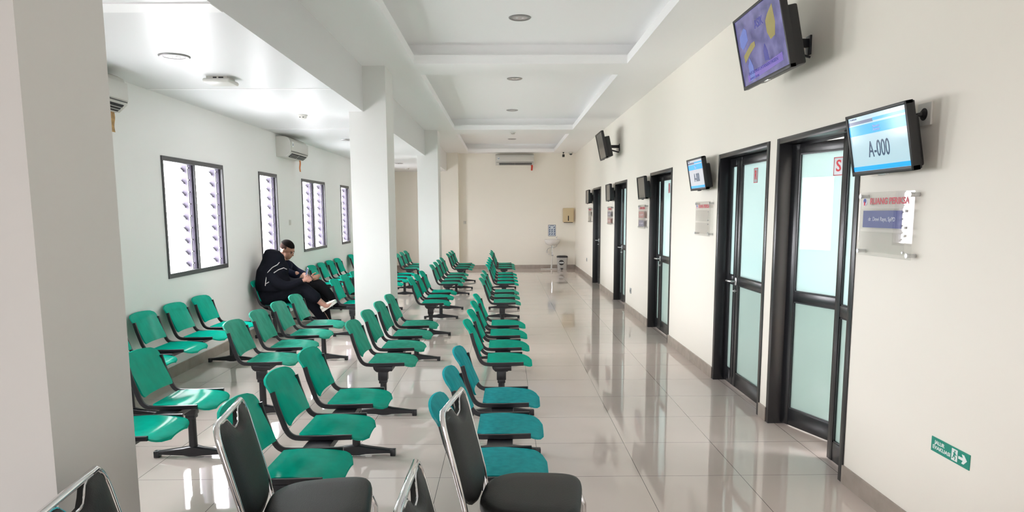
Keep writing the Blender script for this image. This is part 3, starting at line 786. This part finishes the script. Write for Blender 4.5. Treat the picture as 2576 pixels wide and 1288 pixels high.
# ---------------------------------------------------------------- lamps and devices on the ceilings
def downlight(x, y, z, lab):
    root = empty('downlight', (x, y, z), label=lab, cat='ceiling lamp', group='round downlights')
    b = MB(); b.lathe([(.074, -.001), (.074, -.007), (.098, -.009), (.106, -.004), (.106, .0), (.074, .0)], n=36, cap=False); b.build('trim_ring', 'lamp', root)
    b = MB(); b.lathe([(.075, -.005), (.070, -.0035), (.05, -.0015), (.01, -.001)], n=32); r = b.build('reflector', 'refl', root)
    b = MB()
    for s in (-1, 1): b.ell((s * .028, 0, -.0045), .017, .024, .0025)
    b.build('bulb', 'bulb', r)
downlight(.155, 6.82, 3.395, 'round downlight in the nearest ceiling tray')
downlight(.15, 9.83, 3.395, 'round downlight in the nearer half of the middle ceiling tray')
downlight(.15, 12.80, 3.395, 'round downlight in the farther half of the middle ceiling tray')
downlight(.2, 17.75, 3.395, 'round downlight in the farthest ceiling tray')
downlight(-2.34, 5.12, ZL, 'round downlight in the low ceiling nearest the wide pillar')
downlight(-2.39, 10.83, ZL, 'round downlight in the low ceiling beside the first square pillar')
downlight(-2.40, 16.0, ZL, 'round downlight in the low ceiling seen between the square pillars')
root = empty('access_point', (-2.34, 5.93, ZL), 0, 'white square wireless unit fixed to the low ceiling', 'wireless unit')
b = MB(); b.box(-.11, .11, -.11, .11, -.05, -.018, .014, 3); b.build('cover', 'white', root)
b = MB(); b.box(-.085, .085, -.085, .085, -.02, 0); base = b.build('base', 'white', root)
b = MB(); b.box(-.03, .0, -.0865, -.084, -.016, -.006); b.box(.015, .055, -.0865, -.084, -.016, -.006); b.build('port', 'dark', base, smooth=0)
def detector(x, y, z, lab):
    root = empty('smoke_detector', (x, y, z), 0, lab, 'smoke detector', 'smoke detectors')
    b = MB(); b.lathe([(.055, 0), (.055, -.010), (.048, -.014), (.042, -.035), (.03, -.042), (.008, -.043)], n=24); b.build('housing', 'white', root)
    b = MB()
    for s in (-.018, .018): b.box(s - .007, s + .007, -.0445, -.039, -.032, -.024)
    b.build('sensor_slot', 'dark', root, smooth=0)
detector(-2.30, 8.13, ZL, 'white smoke detector on the low ceiling above the seated couple')
detector(-2.42, 17.6, ZL, 'white smoke detector on the low ceiling by the end wall')
detector(.18, 14.28, ZC, 'white smoke detector on the soffit between the two far ceiling trays')
b = MB(); b.box(XL, XB, 3.86, 4.02, ZL - .006, ZL + .001); b.box(XL, XB, 6.42, 6.46, ZL - .004, ZL + .001); b.box(XL, XB, 9.4, 9.44, ZL - .004, ZL + .001)
b.build('trim_1', 'ceil', kind='structure', smooth=0)
# cameras near the end wall
root = empty('security_camera', (1.60, 19.0, ZC), 0, 'small black box camera hanging from the soffit by the end wall', 'camera')
b = MB(); b.cyl((0, 0, -.03), .02, .03, 12); b.cyl((0, 0, -.07), .006, .05, 8); b.build('bracket', 'blkp', root)
b = MB(); b.box(-.03, .03, -.06, .03, -.13, -.06, .008); b.build('body', 'blkp', root)
b = MB(); b.cyl((0, -.068, -.095), .018, .01, 16, 'y'); b.build('lens', 'off', root)
root = empty('dome_camera', (1.80, 19.0, ZC), 0, 'white dome camera with black eye on the soffit by the corner', 'camera')
b = MB(); b.lathe([(.06, 0), (.06, -.02), (.052, -.035), (.05, -.045), (.02, -.047)], n=24); b.build('housing', 'white', root)
b = MB(); b.ell((0, -.01, -.045), .042, .042, .035); b.build('eye', 'blkp', root)

# ---------------------------------------------------------------- wash corner on the end wall
root = wall_thing('towel_dispenser', 'B', 1.765, 1.285, label='cream paper towel dispenser on the end wall', cat='dispenser')
b = MB(); b.box(-.15, .15, -.11, 0, 0, .39, .018, 3); b.build('housing', 'ivory', root)
b = MB(); b.box(-.013, .013, -.113, -.108, .04, .18, .003); b.build('level_window', 'dark', root)
b = MB(); b.box(-.12, .12, -.10, -.01, -.012, .004); b.build('outlet_tray', 'dark', root)
root = wall_thing('poster', 'B', 1.32, .905, label='small blue and white poster above the wash basin', cat='poster')
b = MB(); b.box(-.105, .105, -.003, 0, 0, .31); b.build('sheet', 'paper', root, smooth=0)
b = MB()
for q in ((-.105, .105, .300, .31), (-.105, .105, 0, .01), (-.105, -.096, 0, .31), (.096, .105, 0, .31), (-.06, .05, .283, .293)): b.box(q[0], q[1], -.0045, -.003, q[2], q[3])
b.build('printed_border', 'ink', root, smooth=0)
b = MB()
for i, z in enumerate((.225, .16, .105, .04)):
    for x in ((-.065, 0, .065) if i else (-.065, .06)):
        b.box(x - .018, x + .012, -.0045, -.003, z, z + .022); b.box(x - .006, x + .02, -.0045, -.003, z + .02, z + .036); b.box(x - .02, x + .018, -.0045, -.003, z - .014, z - .009)
b.build('print_pattern', 'ink', root, smooth=0)
root = wall_thing('wash_basin', 'B', 1.315, 0, label='small white wash basin on the end wall', cat='basin')
b = MB(); rings = []
for k, z in ((.30, .655), (.55, .665), (.80, .70), (.96, .755), (1.0, .80), (1.0, .815), (.95, .818), (.90, .81), (.82, .76), (.6, .71), (.2, .70)):
    rings.append([Vector((.215 * k * math.cos(q), -.21 + (.20 * k) * math.sin(q) * (1 if math.sin(q) < 0 else .98), z)) for q in [2 * PI * j / 36 for j in range(36)]])
b.loft(rings); b.box(-.20, .20, -.07, -.002, .77, .818, .01); b.build('bowl', 'ceram', root)
b = MB(); b.cyl((.13, -.07, .815), .014, .06, 12); b.tube([(.13, -.07, .865), (.12, -.12, .88), (.115, -.15, .86)], .009, 8); b.tube([(.13, -.07, .875), (.16, -.07, .90)], .007, 6); b.build('tap', 'steel', root)
b = MB(); b.cyl((.0, -.2, .60), .03, .06, 16); b.tube([(0, -.2, .62), (0, -.2, .42), (0, -.2, .36)], .017, 12)
b.cyl((0, -.2, .36), .028, .11, 16); b.build('drain_trap', 'chrome', root)
b = MB(); b.tube([(.15, -.06, .68), (.12, -.10, .62), (.05, -.12, .585), (-.06, -.12, .59), (-.12, -.10, .55), (-.135, -.04, .50), (-.135, -.035, .48)], .008, 8)
b.cyl((-.135, -.05, .44), .016, .05, 12); b.cyl((-.08, -.045, .40), .014, .04, 12, 'y'); b.build('supply_hose', 'steel', root)
b = MB(); b.tube([(0, -.2, .37), (-.01, -.2, .2), (-.018, -.2, .06), (-.018, -.2, .0)], [.012, .016, .022, .026], 12); b.build('drain_pipe', 'ceram', root)
b = MB(); b.tube([(-.32, -.26, .012), (-.1, -.23, .012), (.12, -.25, .012), (.26, -.23, .012)], .012, 8); b.build('floor_pipe', 'ceram', root)
root = empty('pedal_bin', (1.575, 18.92, 0), 0, 'grey pedal bin with black lid beside the wash basin', 'bin')
b = MB(); rings = []
for s, z in ((.86, 0), (.88, .02), (1.0, .34)):
    rings.append([Vector((.145 * s * math.copysign(abs(math.cos(q)) ** .5, math.cos(q)), .12 * s * math.copysign(abs(math.sin(q)) ** .5, math.sin(q)), z)) for q in [2 * PI * j / 36 for j in range(36)]])
b.loft(rings); b.build('bucket', 'bin', root)
b = MB(); rings = []
for s, z in ((1.04, .335), (1.05, .36), (.98, .378), (.6, .388), (.1, .39)):
    rings.append([Vector((.145 * s * math.copysign(abs(math.cos(q)) ** .5, math.cos(q)), .12 * s * math.copysign(abs(math.sin(q)) ** .5, math.sin(q)), z)) for q in [2 * PI * j / 36 for j in range(36)]])
b.loft(rings); b.build('lid', 'blkp', root)
b = MB(); b.cyl((-.03, -.123, .20), .072, .008, 32, 'y'); e = b.build('round_label', 'blkp', root)
b = MB(); b.box(-.09, .03, -.1255, -.122, .178, .218); s_ = b.build('label_band', 'wprint', e, smooth=0)
text('SAMPAH', .03, 'ink', e, -.03, -.126, .198, width=.10)
b = MB(); b.box(-.055, .02, -.118, -.106, .035, .05); b.box(-.028, -.008, -.118, -.106, -.0 + .004, .04); b.build('pedal_bracket', 'blkp', root)

# ---------------------------------------------------------------- people
def baked(name, b, m, parent, voxel=.012, smooth=6):
    o = b.build('tmp', m)
    md = o.modifiers.new('r', 'REMESH'); md.mode = 'VOXEL'; md.voxel_size = voxel; md.use_smooth_shade = True
    md = o.modifiers.new('s', 'SMOOTH'); md.iterations = smooth; md.factor = .5
    bpy.context.view_layer.update()
    me = bpy.data.meshes.new_from_object(o.evaluated_get(bpy.context.evaluated_depsgraph_get()))
    bpy.data.objects.remove(o)
    me.polygons.foreach_set('use_smooth', [True] * len(me.polygons))
    if not me.materials: me.materials.append(M[m])
    q = bpy.data.objects.new(name, me); link(q); q.parent = parent
    if parent: q.matrix_parent_inverse = Matrix.Translation(parent.location).inverted()
    return q
def plain(name, b, m, parent, smooth=60):
    q = b.build(name, m, parent, smooth); q.matrix_parent_inverse = Matrix.Translation(parent.location).inverted(); return q
def limb(b, pts, rad, n=14):
    # resampled smooth chain of rings with round ends
    P = [Vector(p) for p in pts]; out, rr = [], []
    for i in range(len(P) - 1):
        for k in range(6):
            t = k / 6
            p0, p1, p2, p3 = P[max(i - 1, 0)], P[i], P[i + 1], P[min(i + 2, len(P) - 1)]
            out.append(.5 * ((2 * p1) + (p2 - p0) * t + (2 * p0 - 5 * p1 + 4 * p2 - p3) * t * t + (3 * p1 - p0 - 3 * p2 + p3) * t ** 3))
            rr.append(rad[i] + (rad[i + 1] - rad[i]) * t)
    out.append(P[-1]); rr.append(rad[-1])
    b.tube(out, rr, n); b.ell(P[0], rad[0], rad[0], rad[0]); b.ell(P[-1], rad[-1], rad[-1], rad[-1])
def fingers(b, wrist, palm_c, fwd, side, upn, curl=.9, s=1.0):
    """five bent fingers leaving a palm; fwd along the hand, side towards the thumb, upn off the back of the hand"""
    fwd, side, upn = [Vector(v).normalized() for v in (fwd, side, upn)]
    for i, L_ in enumerate((.072, .080, .075, .060)):
        base = palm_c + fwd * .035 * s + side * (.028 - .019 * i) * s
        pts = [base - fwd * .02, base]; d = fwd.copy(); q = base
        for k, f in enumerate((.45, .32, .23)):
            d = (Matrix.Rotation(-curl * (.35 + .35 * k), 3, fwd.cross(upn)) @ d).normalized(); q = q + d * L_ * f * s; pts.append(q)
        limb(b, pts, [.0095 * s, .009 * s, .0085 * s, .0078 * s, .007 * s][:len(pts)], 10)
    tb = palm_c - fwd * .02 * s + side * .036 * s
    limb(b, [tb, tb + side * .022 * s + fwd * .022 * s, tb + side * .026 * s + fwd * .05 * s - upn * .012 * s], [.012 * s, .010 * s, .0085 * s], 10)
# ---- man on the middle seat of the couple's bench
man = empty('person', (-2.93, 9.4, 0), 0, 'man with short dark hair in a navy shirt, sitting and looking down at his phone', 'person')
hd = Vector((-2.925, 9.36, 1.075))
HR = Euler((0, R(24), R(-14)))
b = MB()
hm = HR.to_matrix()
def hp(x, y, z): return hd + hm @ Vector((x, y, z))
b.ell(hp(-.015, 0, .03), .100, .077, .098, HR, 20); b.ell(hp(.025, 0, -.035), .068, .058, .078, HR, 18)      # skull and face
b.ell(hp(.055, 0, -.092), .026, .028, .022, HR); b.ell(hp(.02, .0, -.085), .05, .05, .028, HR)             # chin and jaw
b.ell(hp(.092, 0, -.018), .014, .011, .026, HR); b.ell(hp(.101, 0, -.034), .013, .015, .010, HR)             # nose
b.ell(hp(.072, 0, .022), .022, .05, .012, HR)                                                               # brow
b.ell(hp(.082, 0, -.060), .010, .022, .006, HR); b.ell(hp(.079, 0, -.071), .010, .019, .006, HR)             # lips
for s in (-1, 1): b.ell(hp(-.01, s * .077, -.012), .018, .009, .030, HR); b.ell(hp(.05, s * .036, -.03), .024, .02, .022, HR)
limb(b, [hp(-.03, 0, -.05), (-2.985, 9.39, .95), (-3.0, 9.4, .87)], [.056, .056, .066])
# forearms and hands
limb(b, [(-2.75, 9.13, .765), (-2.68, 9.17, .70), (-2.60, 9.22, .70)], [.042, .036, .027])
pc = Vector((-2.565, 9.235, .705)); b.ell(pc, .045, .036, .02, Euler((0, R(-5), R(15))))
fingers(b, None, pc, (.9, .1, .25), (.1, .2, 1), (-.2, -1, .1), .8)
limb(b, [(-2.80, 9.62, .72), (-2.72, 9.50, .69), (-2.64, 9.36, .695)], [.042, .036, .027])
pc2 = Vector((-2.60, 9.31, .70)); b.ell(pc2, .045, .036, .02)
fingers(b, None, pc2, (.7, -.5, .2), (.3, .3, 1), (0, 1, .2), .7)
baked('body', b, 'skin', man, .0065, 4)
b = MB()
b.ell(hp(-.022, 0, .047), .1035, .0805, .0895, HR, 24)
o = baked('hair', b, 'hair', man, .007, 2)
# trim the hair shell below the hairline
bm = bmesh.new(); bm.from_mesh(o.data); inv = HR.to_matrix().inverted()
dl = [v for v in bm.verts if (lambda q: q.z < .058 - .15 * q.x)(inv @ (v.co - hd))]
bmesh.ops.delete(bm, geom=dl, context='VERTS'); bm.to_mesh(o.data); bm.free()
b = MB()
for s in (-1, 1): b.ell(hp(.079, s * .030, .008), .012, .017, .004, HR); b.ell(hp(.081, s * .030, -.010), .008, .013, .0045, HR)
# close-cropped sides below the longer top
b2 = MB(); b2.ell(hp(-.02, 0, .030), .0985, .0785, .098, HR, 24)
o2 = baked('cropped_hair', b2, 'fade', man, .007, 1)
bm = bmesh.new(); bm.from_mesh(o2.data)
dl = [v for v in bm.verts if (lambda q: q.x > .045 or q.z < .0 + max(0, .55 * q.x) or (q.z < .0 and q.x > -.05))(inv @ (v.co - hd))]
bmesh.ops.delete(bm, geom=dl, context='VERTS'); bm.to_mesh(o2.data); bm.free()
plain('brow_and_eye', b, 'hair', man)
b = MB()
limb(b, [(-3.02, 9.4, .53), (-3.03, 9.4, .66), (-3.0, 9.4, .80), (-2.99, 9.4, .865)], [.135, .128, .125, .075])
limb(b, [(-3.0, 9.24, .85), (-2.97, 9.40, .875), (-3.0, 9.57, .85)], [.07, .075, .07])
limb(b, [(-2.97, 9.20, .85), (-2.86, 9.13, .785), (-2.74, 9.14, .745)], [.068, .062, .052])
limb(b, [(-2.99, 9.60, .85), (-2.92, 9.66, .77), (-2.80, 9.62, .72)], [.068, .062, .052])
baked('shirt', b, 'navy', man, .012, 5)
b = MB()
limb(b, [(-3.02, 9.30, .51), (-2.78, 9.30, .585), (-2.55, 9.33, .625), (-2.44, 9.38, .52), (-2.33, 9.43, .37), (-2.30, 9.44, .33)], [.115, .095, .075, .066, .050, .046])
limb(b, [(-3.02, 9.50, .51), (-2.75, 9.52, .53), (-2.54, 9.53, .535), (-2.50, 9.50, .40), (-2.45, 9.44, .20), (-2.43, 9.42, .09)], [.115, .090, .070, .062, .050, .05])
b.ell((-3.0, 9.4, .50), .13, .16, .075)
baked('trousers', b, 'char', man, .012, 5)
def shoe(name, m, parent, heel, toe, upv, sc=1.0, sole=None):
    heel, toe = Vector(heel), Vector(toe); f = (toe - heel).normalized(); upv = Vector(upv); upv = (upv - f * upv.dot(f)).normalized(); sd = f.cross(upv)
    L_ = (toe - heel).length; b = MB(); rings = []
    for t, hw_, hh in ((0, .012, .035), (.03, .028, .055), (.15, .034, .066), (.35, .034, .060), (.55, .040, .048), (.75, .045, .036), (.92, .036, .026), (1.0, .012, .016)):
        c = heel + f * L_ * t
        rings.append([c + sd * hw_ * sc * math.cos(q) + upv * (hh * sc * (.5 + .5 * math.sin(q))) for q in [2 * PI * j / 16 for j in range(16)]])
    b.loft(rings); s_ = plain(name, b, m, parent)
    b = MB(); rings = []
    for t, hw_ in ((-.02, .012), (.02, .030), (.15, .036), (.35, .032), (.55, .041), (.75, .047), (.93, .037), (1.015, .012)):
        c = heel + f * L_ * t
        rings.append([c + sd * hw_ * sc * sx - upv * dz for sx, dz in ((-1, 0), (-1, .022), (1, .022), (1, 0), (.9, -.008), (-.9, -.008))])
    b.loft(rings); q = b.build('sole', sole or m, s_)
shoe('shoe', 'bshoe', man, (-2.36, 9.43, .285), (-2.135, 9.47, .275), (0, 0, 1), 1.05)
shoe('shoe', 'bshoe', man, (-2.50, 9.41, .025), (-2.25, 9.40, .022), (0, 0, 1), 1.05)
# ---- woman on the near seat
wo = empty('person', (-2.93, 8.83, 0), 0, 'woman in a black headscarf and dress, seated with legs crossed, wearing white shoes', 'person')
b = MB()
b.ell((-2.90, 8.84, .985), .085, .072, .105, Euler((0, R(30), 0)), 18)       # head inside the scarf, bowed
b.ell((-2.845, 8.84, .955), .05, .052, .07, Euler((0, R(30), 0))); b.ell((-2.80, 8.84, .95), .012, .010, .02)
b.ell((-2.805, 8.84, .915), .012, .022, .007); b.ell((-2.82, 8.84, .89), .02, .024, .018)
limb(b, [(-2.92, 8.84, .93), (-2.97, 8.84, .85), (-3.0, 8.84, .76)], [.05, .05, .10])
limb(b, [(-2.70, 8.70, .66), (-2.61, 8.74, .70), (-2.56, 8.76, .722)], [.034, .029, .024])
pw = Vector((-2.525, 8.775, .728)); b.ell(pw, .042, .033, .021, Euler((0, R(-15), R(10))))
fingers(b, None, pw, (.95, .1, .25), (.0, .25, 1), (-.1, -1, .1), 1.0, .95)
limb(b, [(-2.78, 9.02, .66), (-2.66, 8.97, .69), (-2.585, 8.93, .705)], [.034, .029, .024])
pw2 = Vector((-2.55, 8.91, .71)); b.ell(pw2, .042, .033, .020); fingers(b, None, pw2, (.8, -.45, .2), (.2, .2, 1), (0, 1, .2), .9, .95)
# crossed lower leg with bare ankle, and the standing one
limb(b, [(-2.60, 8.86, .60), (-2.49, 8.87, .53), (-2.385, 8.89, .43), (-2.32, 8.91, .375)], [.055, .052, .040, .032])
limb(b, [(-2.32, 8.91, .375), (-2.29, 8.915, .38), (-2.25, 8.92, .41)], [.034, .032, .026])
limb(b, [(-2.56, 8.98, .44), (-2.43, 9.08, .26), (-2.35, 9.15, .09)], [.055, .042, .034])
baked('body', b, 'skin2', wo, .0065, 4)
b = MB()                                        # scarf: hood and long cape over shoulders and back
def ring(c, rx, ry, tilt=0, n=28, wob=0, ph=0):
    c = Vector(c); m = Matrix.Rotation(tilt, 3, 'Y'); o = []
    for j in range(n):
        q = 2 * PI * j / n; k = 1 + wob * math.sin(q * 5 + ph) + wob * .6 * math.sin(q * 9 + ph * 2)
        o.append(c + m @ Vector((rx * k * math.cos(q), ry * k * math.sin(q), 0)))
    return o
b.loft([ring((-2.935, 8.83, 1.112), .030, .03, R(12)), ring((-2.935, 8.83, 1.105), .075, .065, R(12)), ring((-2.93, 8.83, 1.075), .115, .098, R(14)), ring((-2.928, 8.83, 1.02), .140, .118, R(14)),
        ring((-2.935, 8.83, .96), .150, .130, R(12), wob=.01), ring((-2.95, 8.83, .90), .165, .155, R(8), wob=.015), ring((-2.965, 8.83, .84), .185, .205, R(5), wob=.02, ph=1),
        ring((-2.965, 8.83, .76), .20, .235, 0, wob=.03, ph=1), ring((-2.955, 8.83, .68), .215, .245, 0, wob=.035, ph=2), ring((-2.95, 8.83, .60), .215, .24, 0, wob=.04, ph=2)])
b.ell((-2.83, 8.83, .86), .075, .10, .12)
o = baked('headscarf', b, 'black_cloth', wo, .011, 5)
b = MB()
limb(b, [(-2.99, 8.83, .50), (-3.0, 8.83, .62), (-2.98, 8.83, .75)], [.17, .165, .15])
limb(b, [(-2.93, 8.66, .78), (-2.83, 8.62, .70), (-2.72, 8.66, .665), (-2.62, 8.73, .70), (-2.595, 8.745, .708)], [.075, .07, .058, .050, .046])
limb(b, [(-2.95, 9.02, .78), (-2.86, 9.06, .69), (-2.75, 9.01, .67), (-2.64, 8.955, .695)], [.075, .07, .058, .046])
limb(b, [(-3.0, 8.74, .52), (-2.80, 8.78, .58), (-2.62, 8.84, .615), (-2.52, 8.86, .55), (-2.45, 8.875, .49)], [.13, .115, .088, .082, .080])
limb(b, [(-3.0, 8.93, .50), (-2.78, 8.95, .50), (-2.58, 8.97, .49), (-2.52, 9.0, .38), (-2.45, 9.06, .25), (-2.40, 9.11, .14)], [.13, .11, .085, .072, .066, .062])
b.ell((-3.0, 8.83, .47), .15, .19, .06)
baked('dress', b, 'black_cloth', wo, .012, 5)
shoe('shoe', 'shoe', wo, (-2.375, 8.91, .315), (-2.19, 8.95, .440), (-.55, -.15, .85), .98)
shoe('shoe', 'shoe', wo, (-2.385, 9.13, .025), (-2.17, 9.20, .022), (0, 0, 1), .95)
# white piping on the scarf, laid on its near side
def on_cloth(pts, obj):
    res = []
    dg = bpy.context.evaluated_depsgraph_get(); 
    for x, z in pts:
        hit, loc, nor, _ = obj.ray_cast(Vector((x, 7.5, z)), Vector((0, 1, 0)))
        if hit: res.append(loc + nor * .004)
    return res
bpy.context.view_layer.update()
dx = lambda px, py: (-2.93 + (px - 688) / 196, .975 - (py - 655) / 196)
for line in ([(706, 659), (702, 665), (692, 671), (684, 682), (681, 696), (679, 714)], [(720, 677), (715, 673), (705, 677), (697, 684), (689, 691), (690, 699), (693, 702), (686, 706), (681, 709)]):
    fine = []
    for (a0, a1), (c0, c1) in zip(line, line[1:]):
        for k in range(4): fine.append((a0 + (c0 - a0) * k / 4, a1 + (c1 - a1) * k / 4))
    p = on_cloth([dx(*q) for q in fine + [line[-1]]], o)
    if len(p) > 2:
        b = MB(); b.tube(p, .0055, 6); plain('piping', b, 'pipe', wo)
# phones
def phone(loc, rot, col, lab):
    root = empty('phone', loc, 0, lab, 'phone'); root.rotation_euler = rot
    b = MB(); b.box(-.036, .036, -.004, .004, -.074, .074, .004); b.build('case', col, root)
    b = MB(); b.box(-.033, .033, -.0052, -.0038, -.069, .069); b.build('screen', 'off' if col != 'white' else 'q_gr', root, smooth=0)
phone((-2.625, 9.17, .775), (R(-14), R(4), R(-62)), 'white', "light-edged phone standing upright in the man's hand")
phone((-2.475, 8.80, .765), (R(62), R(38), R(-8)), 'blkp', "black phone held flat in the woman's hand")
